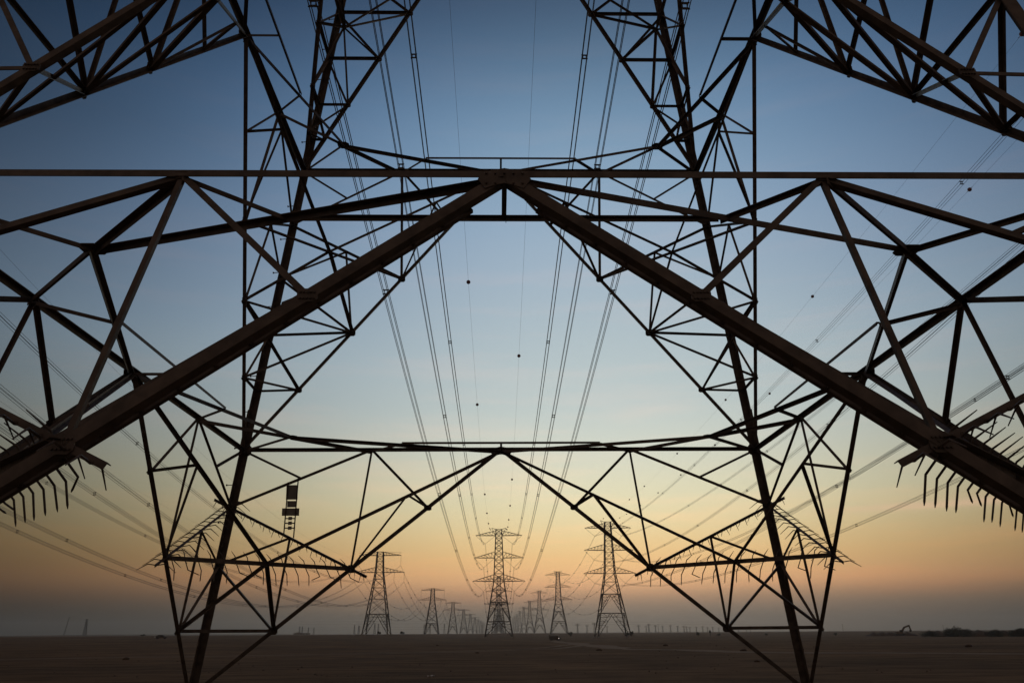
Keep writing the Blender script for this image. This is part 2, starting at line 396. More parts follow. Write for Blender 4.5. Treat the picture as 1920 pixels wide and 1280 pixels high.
    # plan bracing at both waist levels
    for z in (Z1, Z2):
        w = W(z); g = lambda x, y: rot4(k, (x*w, y*w, z-.03))
        p, qf, qs = g(-.7514,.7514), g(-.3695,.868), g(-.868,.3695)
        th = .09 if z == Z1 else .085
        for a_, b_, w_ in ((g(0,1), p, th), (g(-1,0), p, th), (g(-1,1), p, .07), (g(-.5,1), qf, .065), (g(-1,.5), qs, .065),
                           (g(-.5,1), p, .09), (g(-1,.5), p, .09)):
            mem('plan_brace', a_, b_, w_, up_, jit.uniform(-.006,.006))
        mem('plan_brace', qf, g(.3695,.868), .062, up_, .03); mem('plan_brace', g(0,1), g(0,.868), .06, up_, -.01)
# upper body above the frame
def body_panels(mb, zs, wf, th, kx=None):
    for i in range(len(zs)-1):
        za, zb = zs[i], zs[i+1]; wa, wb = wf(za), wf(zb)
        for k in range(4):
            a, b_, c_, d_ = rot4(k,(-wa,wa,za)), rot4(k,(wa,wa,za)), rot4(k,(wb,wb,zb)), rot4(k,(-wb,wb,zb))
            mb.bar(a, c_, th, cap=False); mb.bar(b_, d_, th, cap=False)
            mb.bar(d_, c_, th, cap=False)
def WU(z): return W(Z4) - (z-Z4)*.045
def zs_between(a, b, wf, f=1.5):
    out = [a]
    while out[-1] < b - .1:
        h = wf(out[-1])*f; out.append(out[-1]+h)
    s = (b-a)/(out[-1]-a); return [a+(v-a)*s for v in out]
ub = MB(); body_panels(ub, zs_between(Z3, Z4, W, 1.3), W, .1); body_panels(ub, zs_between(Z4, 68, WU), WU, .09)
for k in range(4): ub.bar(rot4(k, (-W(Z4), W(Z4), Z4)), rot4(k, (-WU(68), WU(68), 68)), .22)
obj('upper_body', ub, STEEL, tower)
def crossarm_mb(z, wb, half, rise, sgn, th, panels=6):
    mb = MB(); tip = Vector((sgn*half, 0, z))
    for sy in (1, -1):
        r0 = Vector((sgn*wb, sy*wb, z)); r1 = Vector((sgn*wb, sy*wb, z+rise))
        mb.bar(r0, tip, th); mb.bar(r1, tip+Vector((0,0,.15)), th*.85)
        for i in range(1, panels):
            a = i/panels; pb = r0.lerp(tip, a); pt = r1.lerp(tip, a); pb2 = r0.lerp(tip, (i-1)/panels)
            mb.bar(pb, pt, th*.5, cap=False); mb.bar(pb2, pt, th*.5, cap=False)
    for i in range(1, panels):
        a = i/panels; l = Vector((sgn*wb, wb, z)).lerp(tip, a); r = Vector((sgn*wb, -wb, z)).lerp(tip, a)
        l2 = Vector((sgn*wb, wb, z)).lerp(tip, (i-1)/panels); mb.bar(l, r, th*.5, cap=False); mb.bar(l2, r, th*.4, cap=False)
    return mb
def string_mb(p, q, r=.13, core=.03, n=None):
    mb = MB(); p = Vector(p); q = Vector(q); ln = (q-p).length; n = n or int(ln/.17)
    mb.tube([p, q], core, 4); d = (q-p).normalized()
    for i in range(1, n-1):
        c = p.lerp(q, (i+.5)/n); mb.tube([c-d*.04, c+d*.05], [r, r*.35], 7)
    return mb
NEAR_ATT = [(10.9, 39.1), (9.0, 47.8), (8.0, 58.3)]
for cx_, cz_ in NEAR_ATT:
    for sgn in (-1, 1):
        z = cz_+5.4; half = cx_+6.5; wb = WU(z)
        arm = obj('crossarm', crossarm_mb(z, wb, half, 3.6, sgn, .16), STEEL, tower)
        for q in ((sgn*half, 0, z), (sgn*wb, 0, z)):
            obj('insulator_string', string_mb(q, (sgn*cx_, 0, cz_+.35)), GLASS, arm)
# the anti-climb spikes on the guard bars
sprng = random.Random(17)
def spike_mb(c, out, drop):
    mb = MB(); c = Vector(c); u = Vector((0,0,1)); a = u.cross(out)
    j = lambda s_: a*sprng.gauss(0, s_) + u*sprng.gauss(0, s_*.6)
    if drop:      # spikes on the diagonal bar inside the corner: long arm hangs down, short arm rises
        tip = c-out*.32-u*.57+j(.02)
        if sprng.random() < .2: tip = c-out*.30-u*.40+a*sprng.choice((-.28,.28))
        mb.tube([c-out*.02-u*.04, c-out*.25-u*.29, (c-out*.25-u*.29).lerp(tip,.85), tip], [.013,.013,.012,.004], 6)
        mb.tube([c+out*.02+u*.04, c+out*.07+u*.12, c+out*.32+u*.27+j(.015)], [.013,.013,.005], 6)
    else:         # gull wing across the bar
        mb.tube([c-out*.46-u*.19+j(.018), c-out*.21+u*.02, c-u*.015, c+out*.21+u*.02, c+out*.46-u*.12+j(.018)], [.006,.0135,.0135,.0135,.006], 6)
    mb.bar(c-u*.02, c+u*.015, .026, .026)
    return mb
for mm in list(members):
    if mm[0] == 'guard_bar':
        p, q = mm[1], mm[2]; ln = (q-p).length; diag = abs(abs(mm[4].x)-abs(mm[4].y)) < .2
        out = Vector((mm[4].x, mm[4].y, 0)).normalized()
        if diag: out = -out
        n = int(ln/(.30 if not diag else .33))
        for i in range(n):
            c = p.lerp(q, (i+.5)/n) + Vector((0,0,-.03 if not diag else .02))
            mem('spike', c-Vector((0,0,.25)), c+Vector((0,0,.02)), .06, out, build=lambda mb, c=c, out=out, dg=diag: mb.add(*(lambda m: (m.v, m.f))(spike_mb(c, out, dg))))
# gussets
def gusset(c, n, w, h, kind='gusset_plate', shape=None):
    n = Vector(n).normalized(); X = Vector((0,0,1)).cross(n).normalized(); Y = n.cross(X)
    shape = shape or [(-1,-.6),(-.6,-1),(.6,-1),(1,-.6),(1,.5),(.5,1),(-.5,1),(-1,.5)]
    def bld(mb, c=Vector(c), n=n, X=X, Y=Y):
        mb.prism([c+X*a*w/2+Y*b_*h/2 for a, b_ in shape], n, .014)
        for i in range(-2, 3):
            for j in (-.45, .35):
                mb.tube([c+X*i*w*.17+Y*j*h*.6-n*.03, c+X*i*w*.17+Y*j*h*.6+n*.03], .014, 6)
    mem(kind, Vector(c)-X*w/2, Vector(c)+X*w/2, h, n, build=bld)
MID_SHAPE = [(-1,-.1),(-.72,-1),(-.3,-.65),(0,-.5),(.3,-.65),(.72,-1),(1,-.1),(.85,.45),(.45,.8),(0,1),(-.45,.8),(-.85,.45)]
for k in range(4):
    n = rot4(k, FN)
    gusset(face_pt(k,1,M1)-Vector((0,0,.06)) + n*.018, n, .62, .30, shape=MID_SHAPE)
    gusset(face_pt(k,1,M2)-Vector((0,0,.06)) + n*.018, n, .7, .30, shape=MID_SHAPE)
    for mr in (1, -1):
        for nn_, w_, h_ in ((C1,.34,.34),(C2,.32,.34),(A1[1],.24,.22),(A1[0],.22,.16),(A1[2],.26,.2),(KL1[0],.2,.22),(KL1[1],.2,.22),(A2[1],.22,.2),
                            (A2[2],.24,.2),(A2[3],.22,.16),(Q1,.17,.12),(Q2,.2,.15),(KL2[1],.2,.2),(KL2[0],.18,.18),(KL2[2],.2,.18),(A3[1],.18,.14),(A3[2],.2,.14),(A3[3],.22,.16)):
            inw = Vector((0,0,0)); u_ = nn_[0] + (.09 if nn_[0] <= -W(nn_[1])+.01 else 0)
            gusset(face_pt(k, mr, (u_, nn_[1])) - n*.010, n, w_, h_)
    for z in (Z1, Z2):
        w = W(z); g = rot4(k, (-.7514*w, .7514*w, z-.045))
        def pb(mb, g=g): mb.prism([g+Vector((a*.17, b_*.17, 0)) for a, b_ in ((-1,-.5),(-.5,-1),(.5,-1),(1,-.5),(1,.5),(.5,1),(-.5,1),(-1,.5))], (0,0,1), .012)
        mem('gusset_plate', g-Vector((.17,0,0)), g+Vector((.17,0,0)), .3, (0,0,1), build=pb)
# step bolts up the far left leg
for i in range(34):
    z = 3.6 + i*.52; c = Vector((-W(z), W(z), z)); d = Vector((-1,.15,0)) if i % 2 == 0 else Vector((.15,1,0))
    if i % 2 == 1: continue
    mem('step_bolt', c, c+d*.24, .05, (0,0,1), build=lambda mb, c=c, d=d: (mb.tube([c, c+d*.24], .012, 6), mb.tube([c+d*.235, c+d*.26], .028, 6)))
# rank each kind by its size in the picture; the 100 largest become parts of their own
def seen_size(mm):
    tot = 0; prev = None
    for i in range(13):
        c = mm[1].lerp(mm[2], i/12); pr = project(c)
        if pr and -20 < pr[0] < 1940 and -20 < pr[1] < 1300:
            if prev: tot += math.hypot(pr[0]-prev[0], pr[1]-prev[1])*mm[3]/pr[2]
            prev = pr
        else: prev = None
    return tot
def build_member(mb, mm):
    if mm[7]: mm[7](mb)
    else: mb.angle(mm[1], mm[2], mm[3], mm[4], off=mm[5], side=mm[6])
kinds = {}
for mm in members: kinds.setdefault(mm[0], []).append((seen_size(mm), mm))
guard_objs = []
for kd in sorted(kinds, key=lambda s: s == 'spike'):
    lst = sorted(kinds[kd], key=lambda v: -v[0]); vis = [v[1] for v in lst if v[0] > 0 or kd in ('leg', 'main_brace')][:100]
    ids = {id(v) for v in vis}; rest = [v[1] for v in lst if id(v[1]) not in ids]
    for mm in vis:
        mb = MB(); build_member(mb, mm); par = tower
        if kd == 'spike':
            par = min(guard_objs, key=lambda g: min((g[1].lerp(g[2], i/10)-mm[2]).length for i in range(11)))[0]
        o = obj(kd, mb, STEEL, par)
        if kd == 'guard_bar': guard_objs.append((o, mm[1], mm[2]))
    if rest:
        mb = MB()
        for mm in rest: build_member(mb, mm)
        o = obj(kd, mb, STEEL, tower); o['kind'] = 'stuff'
for k in range(4):
    mb = MB(); c = rot4(k, (-W(0), W(0), 0)); mb.tube([c+Vector((0,0,-.5)), c+Vector((0,0,.12)), c+Vector((0,0,.25))], [.5,.45,.38], 14)
    obj('footing', mb, CONC, tower)

# sign ladder hung inside the far face
so = Vector((-5.985, 7.62, 5.0))
sg = thing('sign_ladder', 'narrow ladder frame of dark sign plates hung on the far left bracing', 'sign', so)
Tn = Vector((0, -SL, 1)).normalized()
mb = MB()
def sp(x, s): return Vector((x, 0, 0)) + Tn*s
for x in (-.14, .14):
    mb = MB(); mb.bar(sp(x+.03, .86 if x > 0 else .74), sp(x-.03, -.82 if x > 0 else -.70), .035, .03); obj('rail', mb, DARKP, sg)
for x0, x1, s0, s1 in ((-.165,.165,.25,.66), (-.12,.12,.035,.215), (-.26,.23,-.20,.01)):
    mb = MB(); mb.prism([sp(x0,s0)+Vector((0,.03,0)), sp(x1,s0)+Vector((0,.03,0)), sp(x1,s1)+Vector((0,.03,0)), sp(x0,s1)+Vector((0,.03,0))], (0,1,SL), .006); obj('plate', mb, SIGN, sg)
for s_ in (-.28, -.41, -.545):
    mb = MB(); mb.bar(sp(-.15,s_), sp(.14,s_), .022, .03); o = obj('rung', mb, DARKP, sg)
    mb = MB(); mb.box(sp(-.005,s_)+Vector((0,-.02,0)), (.105,.012,.095)); obj('number_plate', mb, SIGN, o)

# ------------------------------------------------------------------ distant towers
def v_panel(mb, wf, za, zb, th, red):
    """A-shaped panel on all four faces with zigzag redundants between V brace and leg"""
    for k in range(4):
        f = lambda u, z: rot4(k, (u, wf(z), z))
        mb.bar(f(-wf(zb), zb), f(wf(zb), zb), th*.9, cap=False)
        for s in (1, -1):
            A = lambda t_: (s*wf(za)*(1-t_), za+(zb-za)*t_)
            mb.bar(f(*A(0)), f(*A(1)), th, cap=False)
            last = None
            for i in range(1, red+1):
                t_ = i/(red+1); pt = A(t_); lg = (s*wf(pt[1]), pt[1])
                mb.bar(f(*pt), f(*lg), th*.5, cap=False)
                if last: mb.bar(f(*last), f(*lg), th*.5, cap=False) if i % 2 else mb.bar(f(*pt), f(*lastl), th*.5, cap=False)
                last, lastl = pt, lg
            mb.bar(f(*last), f(s*wf(zb), zb), th*.5, cap=False); mb.bar(f(*last), f(s*wf(zb)*.5, zb), th*.5, cap=False)
        mb.bar(rot4(k,(0,wf(zb),zb)), rot4(k,(-wf(zb),0,zb)), th*.6, cap=False)
def tower_wf(base, zw, ww, ztop, wtop):
    return lambda z: base+(ww-base)*z/zw if z < zw else ww+(wtop-ww)*(z-zw)/(ztop-zw)
def make_tower(kind, label, group, loc, th=.28):
    root = thing('transmission_tower', label, 'transmission tower', loc, 0, group)
    body = MB(); arms = []; strs = []
    if kind == 'T':
        wf = tower_wf(8.2, 38.3, 2.5, 51.3, 1.9); vl = [0, 12.7]; xl = (12.7, 38.3, 51.3); ztop = 51.3
    else:
        e = 4.8 if kind == 'D+' else 0
        wf = tower_wf(9.0+e*.32, 34.4+e, 3.3, 67.4+e, 1.85); vl = [0, 9.8+e, 21.5+e]; xl = (21.5+e, 34.4+e, 67.4+e); ztop = 67.4+e
    for k in range(4):
        for za, zb in ((0, xl[1]), (xl[1], ztop)):
            body.bar(rot4(k, (-wf(za), wf(za), za-.6 if za == 0 else za)), rot4(k, (-wf(zb), wf(zb), zb)), th*1.65, cap=False)
    for i in range(len(vl)-1): v_panel(body, wf, vl[i], vl[i+1], th, 5)
    for a, b_ in ((xl[0], xl[1]), (xl[1], xl[2])): body_panels(body, zs_between(a, b_, wf, 1.55), wf, th*.75)
    if kind == 'T':
        for sgn in (-1, 1):
            m1 = crossarm_mb(49, wf(49), 13.7, 2.2, sgn, .24); arms.append((m1, [((sgn*13.6,0,49),(sgn*13.6,0,42.8))]))
            # earth wire peak
            m1.bar((sgn*wf(51.3), 0, 51.3), (sgn*13.7, 0, 50.8), .12)
            m1.bar((sgn*11, 0, 49.3), (sgn*13.7, 0, 50.8), .12)
            m2 = crossarm_mb(38.3, wf(38.3), 16.2, 3.2, sgn, .24)
            arms.append((m2, [((sgn*16.1,0,38.3),(sgn*16.1,0,32.6)), ((sgn*9.6,0,38.3),(sgn*9.6,0,32.6))]))
    else:
        for z, half, cx_, dz, rise in ((34.4+e,17.0,9.9,6.2,4.1), (49.1+e,16.1,9.9,6.1,3.8), (63.4+e,15.3,8.9,5.2,3.1)):
            for sgn in (-1, 1):
                arms.append((crossarm_mb(z, wf(z), half, rise, sgn, .24), [((sgn*half,0,z),(sgn*cx_,0,z-dz)), ((sgn*wf(z),0,z),(sgn*cx_,0,z-dz))]))
        for sgn in (-1, 1):
            hb = MB(); tip = Vector((sgn*4.8, 0, ztop+1.0))
            for sy in (1, -1):
                for zz in (63.4+e, ztop): hb.bar((sgn*wf(zz), sy*wf(zz), zz), tip, .16)
            arms.append((hb, 'horn'))
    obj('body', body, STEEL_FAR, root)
    for am, ss in arms:
        a = obj('crossarm' if ss != 'horn' else 'earth_wire_horn', am, STEEL_FAR, root)
        if ss != 'horn':
            for p, q in ss: obj('insulator_string', string_mb(p, q, .16, .07, 14), GLASS, a)
    for k in range(4):
        mb = MB(); c = rot4(k, (-wf(0), wf(0), 0)); mb.box(c+Vector((0,0,.1)), (1.3,1.3,1.2)); obj('footing', mb, CONC, root)
    return root
def place_row(kind, xs, ys, name_fn, group):
    proto = None
    for i, (x, y) in enumerate(zip(xs, ys)):
        loc = (x, y, ground_z(x, y))
        if i in (0, 1, 3): proto = make_tower(kind, name_fn(i), group, loc, {0: .28, 1: .36, 3: .46}[i])
        else: dup(proto, loc, 0, name_fn(i))
ORD = ['nearest','second','third','fourth','fifth','sixth','seventh','eighth','ninth','tenth']
ys = lambda a, st, n: [a+st*i for i in range(n)]
CY = ys(530, 490, 9); RY = ys(530, 482, 9); LY = ys(530, 447, 10)
def nm_c(i): return ['large lattice tower with three crossarms standing dead centre between the near legs',
   'tower with three crossarms seen through the legs of the central tower'][i] if i < 2 else '%s tower of the hazy middle line, almost hidden behind the central tower' % ORD[i]
def nm_r(i): return ['tall three armed lattice tower standing right of centre on wide A shaped legs',
   'middle sized three armed tower just left of the tall right hand one'][i] if i < 2 else '%s tower away in the right hand line, fading into haze' % ORD[i]
def nm_l(i): return ['two armed lattice tower left of centre under the crossing braces, conductors on hanging strings',
   'smaller two armed tower halfway between the left and central towers'][i] if i < 2 else '%s two armed tower away in the left hand line, fading into haze' % ORD[i]
place_row('D', [0]*9, CY, nm_c, 'steel towers of the middle line')
place_row('D+', [72.4]*9, RY, nm_r, 'steel towers of the right line')
place_row('T', [-77.6]*10, LY, nm_l, 'steel towers of the left line')

# ------------------------------------------------------------------ conductors
def catenary(p, q, sag, n):
    p = Vector(p); q = Vector(q)
    return [p.lerp(q, i/n) - Vector((0,0,4*sag*(i/n)*(1-i/n))) for i in range(n+1)]
def at_y(p, q, sag, y):
    p = Vector(p); q = Vector(q); t_ = (y-p.y)/(q.y-p.y); return p.lerp(q, t_) - Vector((0,0,4*sag*t_*(1-t_)))
def bundle(p, q, sag, label, group, spacers=(), h=.23, r=.031, n=48):
    root = thing('conductor_bundle', label, 'power line', p, 0, group)
    o = Vector(p)
    for dx, dz in ((-h,-h),(h,-h),(h,h),(-h,h)):
        mb = MB(); D = Vector((dx, 0, dz)); mb.tube([c-o+D for c in catenary(p, q, sag, n)], r, 4, False)
        obj('wire', mb, WIRE, root)
    for y in spacers:
        c = at_y(p, q, sag, y)-o; mb = MB(); g = h*.62
        for a, b_ in (((-g,-g),(g,-g)),((g,-g),(g,g)),((g,g),(-g,g)),((-g,g),(-g,-g))):
            mb.bar(c+Vector((a[0],0,a[1])), c+Vector((b_[0],0,b_[1])), .05)
        for sx in (-1, 1):
            for sz in (-1, 1):
                mb.bar(c+Vector((sx*g,0,sz*g)), c+Vector((sx*h*1.25,0,sz*h*1.02)), .06)
        for sz in (-1, 1): mb.bar(c+Vector((-h*1.3,0,sz*h)), c+Vector((h*1.3,0,sz*h)), .06)
        obj('spacer', mb, STEEL_FAR, root)
    return root
def far_span(kind, x, y0, y1, sag, label, group):
    if kind == 'T': att = [(s*13.6, 42.6) for s in (-1,1)] + [(s*16.1, 32.4) for s in (-1,1)] + [(s*9.6, 32.4) for s in (-1,1)]
    else:
        e = 4.8 if kind == 'D+' else 0
        att = [(s*a, z+e) for a, z in ((9.9,28.2),(9.9,43),(8.9,58.2)) for s in (-1,1)]
    out = None
    for dx, z in att:
        p = Vector((x+dx, y0, z+ground_z(x, y0))); q = Vector((x+dx, y1, z+ground_z(x, y1)))
        mb = MB()
        for d in (-.2, .2): mb.tube([c-p+Vector((d,0,0)) for c in catenary(p, q, sag, 28)], .05, 4, False)
        for i in range(1, 9):
            c = at_y(p, q, sag, y0+(y1-y0)*i/9)-p; mb.box(c, (.75,.3,.6))
        o = obj('conductor_bundle', mb, WIRE, None, p); tag(o, label, 'power line', group)
CZ = ground_z(0, 530)
cen = [('lowest', 10.9, 39.1, 15.3, 9.9, 28.2, (22,55,129,189,258,308,352,405,460)),
       ('middle', 9.0, 47.8, 15.1, 9.9, 43, (49,117,177,246,299,350,400,455)),
       ('topmost', 8.0, 58.3, 16.3, 8.9, 58.2, (47,111,172,233,286,344,404,460))]
for nm_, x0, z0, sag, x1, z1, spc in cen:
    for s in (-1, 1):
        side = 'left' if s < 0 else 'right'
        bundle((s*x0,0,z0), (s*x1,530,z1+CZ), sag, 'conductor bundle sweeping overhead to the %s %s arm of the central tower' % (nm_, side),
               'conductors overhead to the central tower', spc)
RZ = ground_z(70, 530)
for dx, z0, z1, nm_ in ((-8.9,60.6,63,'inner topmost'),(8.9,61,63,'outer topmost'),(-9.9,45.8,47.8,'inner middle'),(9.9,45.4,47.8,'outer middle'),(-9.9,33,33,'inner lowest'),(9.9,33,33,'outer lowest')):
    sg_ = 9.5 if abs(dx) < 9 else (14 if z0 > 40 else 11)
    bundle((71+dx,44,z0), (72.4+dx,530,z1+RZ), sg_, 'conductor bundle across the right sky to the %s string of the tall right tower' % nm_, 'conductors of the right line', [96+54*i+(dx*2) for i in range(8)])
LZ = ground_z(-77.6, 530)
for dx, z0, z1, nm_ in ((13.6,40.5,42.6,'upper arm, right end'),(-13.6,40.5,42.6,'upper arm, left end'),(-16.1,30.3,32.4,'lower arm, far left string'),(-9.6,30,32.4,'lower arm, inner left string'),
                        (9.6,30.5,32.4,'lower arm, inner right string'),(16.1,30.5,32.4,'lower arm, far right string')):
    bundle((-77.6+dx,80,z0), (-77.6+dx,530,z1+LZ), 20, 'conductor bundle sagging to the left tower, %s' % nm_, 'conductors of the left line', [112+50*i+dx for i in range(8)])
def earth(p, q, sag, label, group, balls, r=.014, rb=.33):
    root = thing('earth_wire', label, 'earth wire', p, 0, group); o = Vector(p)
    mb = MB(); mb.tube([c-o for c in catenary(p, q, sag, 60)], r, 5, False); obj('wire', mb, WIRE, root)
    for y in balls:
        mb = MB(); c = at_y(p, q, sag, y)-o; mb.sphere(c, rb); mb.tube([c-Vector((0,.8,0)), c+Vector((0,.8,0))], .035, 5)
        obj('marker_ball', mb, BALL, root, smooth=True)
earth((-4.9,0,66.9), (-4.8,530,68.4+CZ), 20.6, 'thin earth wire with dark marker balls left of the centre line overhead', 'earth wires', (102,159,263,315,366,418,470))
earth((3.5,0,66.9), (4.8,530,68.4+CZ), 20.6, 'thin earth wire with dark marker balls right of the centre line overhead', 'earth wires', (131,236,291,344,396,448,500))
earth((74.8,44,70.6), (77.2,530,73.2+RZ), 8, 'earth wire with marker balls in the right sky, the lower right of the two', 'earth wires', (70,96,200,262,320,372,424,476,505))
earth((65.2,52,72.4), (67.6,530,73.2+RZ), 8.1, 'earth wire with marker balls in the right sky, the upper left of the two', 'earth wires', (65,139,210,280,354,400,440,480,512))
earth((-64.4,76,49), (-64.4,530,51+LZ), 18.6, 'thin bare earth wire across the left sky, the nearer of two', 'earth wires', ())
earth((-90.8,76,49), (-90.8,530,51+LZ), 18.6, 'thin bare earth wire across the left sky, the farther of two', 'earth wires', ())
for i in range(4):
    far_span('D', 0, CY[i], CY[i+1], 15, 'hazy conductor bundle between the %s and %s towers of the middle line' % (ORD[i], ORD[i+1]), 'conductors beyond the central tower, span %s' % ORD[i])
    far_span('D+', 72.4, RY[i], RY[i+1], 15, 'hazy conductor bundle between the %s and %s towers of the right line' % (ORD[i], ORD[i+1]), 'conductors beyond the right tower, span %s' % ORD[i])
    far_span('T', -77.6, LY[i], LY[i+1], 20, 'hazy conductor bundle between the %s and %s towers of the left line' % (ORD[i], ORD[i+1]), 'conductors beyond the left tower, span %s' % ORD[i])

# ------------------------------------------------------------------ far side lines, plants, buildings
def at_px(px, y):
    v = -math.tan(PITCH); d = _cam_vec(((px-960)/F_PX+_sr*v)/_cr, v, 1)
    return CAM.x + (y-CAM.y)*d.x/d.y
def pole_z(x, y): return ground_z(x, y)-.3
def small_pylon(h, th=.75, arms=3):
    mb = MB(); wf = lambda z: h*.075*(1-z/h) + h*.018
    for k in range(4): mb.bar(rot4(k,(-wf(0),wf(0),0)), rot4(k,(-wf(h),wf(h),h)), th, cap=False)
    body_panels(mb, zs_between(0, h*.95, wf, 2.4), wf, th*.6)
    return mb
def small_arms(h, th=.45, arms=3, span=.16):
    out = []
    for i in range(arms):
        mb = MB(); out.append(mb); z = h*(.96-.13*i)
        mb.bar((-h*span,0,z), (h*span,0,z), th); mb.bar((-h*span,0,z), (0,0,z+h*.05), th*.6); mb.bar((h*span,0,z), (0,0,z+h*.05), th*.6)
    return out
def small_thing(label, group, arms, span, h=45):
    r = thing('distant_pylon', label, 'pylon', (0,0,0), 0, group)
    obj('body', small_pylon(h), STEEL_FAR, r); 
    for a in small_arms(h, 1.1, arms, span): obj('crossarm', a, STEEL_FAR, r)
    return r
protoA = protoB = None
def put_pylon(px, hpx, y, label, group, wide=False):
    global protoA, protoB
    x = at_px(px, y); sc = hpx/1608*y/45
    if wide:
        if protoB is None: protoB = o = small_thing(label, group, 2, .26)
        else: o = dup(protoB, (0,0,0), 0, label, group)
    else:
        if protoA is None: protoA = o = small_thing(label, group, 3, .10)
        else: o = dup(protoA, (0,0,0), 0, label, group)
    o.location = (x, y, ground_z(x, y)-.3); o.scale = (sc, sc, sc); return o
gl = 'distant pylons along the left horizon'
for px, h, w in ((561,15,'left of the first pair beyond the low building'),(566,15,'right of the first pair beyond the low building'),(577.5,13,'left of the second pair by the low building'),(588,13,'right of the second pair by the low building'),
    (664,17,'left one of the pair just left of the two armed tower'),(672,16,'right one of the pair just left of the two armed tower'),(702,20,'left of the pair seen between the legs of the left tower'),(709,19,'right of the pair seen between the legs of the left tower'),
    (795,18,'beside the left foot of the second left tower'),(806,19,'between the legs of the second left tower'),(833,18,'between the second and third left towers'),(904,16,'close left of the central tower')):
    put_pylon(px, h, 2500, 'small narrow hazy pylon, '+w, gl)
put_pylon(158, 31, 2300, 'tapering lattice mast alone on the far left horizon', gl)
x = at_px(118, 2300); mb = MB(); hm = 35/1608*2300
mb.bar((0,0,-1), (hm*.17,0,hm), .9); mb.bar((3,0,-1), (hm*.17+.6,0,hm), .5)
for i in range(9): mb.bar((hm*.17*i/9,0,hm*i/9), (3+(hm*.17-2.4)*(i+1)/9,0,hm*(i+1)/9), .35)
mb.bar((hm*.17-1,0,hm), (hm*.17+4,0,hm-.5), .6)
tag(obj('leaning_mast', mb, STEEL_FAR, None, (x, 2300, ground_z(x, 2300))), 'thin leaning crane like mast at the far left horizon', 'mast')
gr = 'tiny pylons in a row along the right horizon'
for i, (px, h) in enumerate(((1083,17),(1101,14),(1115,18),(1138.5,13),(1198,14),(1212,12),(1217,15),(1229.5,13),(1243,12),(1257.5,13),(1271,12),(1283,12),(1288,11),(1294,10),(1306,11),(1318,12),(1327,10),(1337,10),(1348,9),(1360,9),(1385,8),(1400,8))):
    put_pylon(px, h, 2500, 'tiny hazy T shaped pylon in the row along the right horizon', gr, True)
for (pa, pb_, y, zs, lab) in ((560, 905, 2500, (37,30,20,14), 'faint far power lines strung level between the left horizon pylons'), (1060, 1400, 2500, (30,24), 'faint far power lines strung level along the right horizon pylons')):
    mb = MB(); xa, xb = at_px(pa, y), at_px(pb_, y); n = 8
    for z in zs:
        for i in range(n):
            mb.tube([c for c in catenary((xa+(xb-xa)*i/n, y, z), (xa+(xb-xa)*(i+1)/n, y, z), 1.2, 8)], .16, 4, False)
    tag(obj('power_line', mb, WIRE), lab, 'power line')
for px, h, y, lab in ((1235,16,1400,'thin dark pole on the horizon right of the tall right tower'),(1083.5,15,1500,'dark pole just left of the tall right tower'),(1581,14,1300,'thin pole left of the digger on the right horizon'),
                      (1769.5,12,1300,'thin pole rising behind the largest dark trees'),(673.5,17,1300,'dark pole beside the left foot of the left tower'),(1407,13,1200,'thin pole under the right horizontal strut')):
    mb = MB(); H = h/1608*y; mb.tube([(0,0,-.5),(0,0,H)], [.28,.2], 6); mb.bar((-1.2,0,H*.95),(1.2,0,H*.95),.25); x = at_px(px, y)
    tag(obj('utility_pole', mb, BARK, None, (x, y, ground_z(x, y))), lab, 'pole')
def plant(px, wpx, hpx, y, label, cat, name, group=None, trunk=.25, dens=1.0):
    rg = random.Random(int(px*7)); x = at_px(px, y); Wd = wpx*.9406*y/1512; H = hpx/1608*y
    root = thing(name, label, cat, (x, y, ground_z(x, y)), 0, group)
    mb = MB(); tr = H*trunk
    mb.tube([(0,0,-.4),(.02*H,0,tr*.6),(0,0,H*.7)], [.05*H+.08,.04*H+.05,.03], 6)
    for i in range(6):
        a = i*1.05+rg.random(); mb.tube([(0,0,tr*.7+H*.03*i),(math.cos(a)*Wd*.25, math.sin(a)*Wd*.25, tr+H*(.25+.06*i))], [.03*H,.01*H], 5)
    obj('trunk', mb, BARK, root)
    lf = MB(); nl = max(3, int(5*Wd/H)); lob = []
    for i in range(nl+3):
        u_ = rg.uniform(-1, 1); lob.append((u_*Wd*.36, rg.uniform(-.3,.3)*Wd*.6, tr+(H-tr)*rg.uniform(.18,.64)*(1-.35*abs(u_)), (H-tr)*rg.uniform(.28,.42), Wd*rg.uniform(.13,.24)))
    n = int(900*dens)
    ls = max(H*.05, .12)
    for i in range(n):
        l = rg.choice(lob); th = rg.uniform(0, 2*PI); ph = math.acos(rg.uniform(-1, 1)); rr = rg.random()**.45
        c = Vector((l[0]+l[4]*rr*math.sin(ph)*math.cos(th), l[1]+l[4]*rr*math.sin(ph)*math.sin(th), max(.05, l[2]+l[3]*rr*math.cos(ph))))
        a = Vector((rg.gauss(0,1), rg.gauss(0,1), rg.gauss(0,1))).normalized(); b_ = a.orthogonal().normalized(); s_ = ls*rg.uniform(.6,1.5)
        lf.add([c-a*s_, c+b_*s_*.5, c+a*s_, c-b_*s_*.5], [(0,1,2,3)])
    obj('crown', lf, LEAF, root)
    return root
bg_ = 'bushes on the right horizon'
plant(1070, 11, 11, 600, 'dark rounded bush left of the tall right tower', 'bush', 'bush', bg_)
plant(1177, 5, 10, 600, 'small bush touching the right foot of the tall right tower', 'bush', 'bush', bg_)
plant(1184.5, 9, 12, 580, 'round topped bush just outside the right foot of the tall right tower', 'bush', 'bush', bg_)
plant(1308, 6, 10, 600, 'upright dark bush left of the small round headed tree', 'bush', 'bush', bg_)
plant(1331, 6, 12, 600, 'small round headed tree on a thin stem on the right horizon', 'tree', 'tree', None, .45)
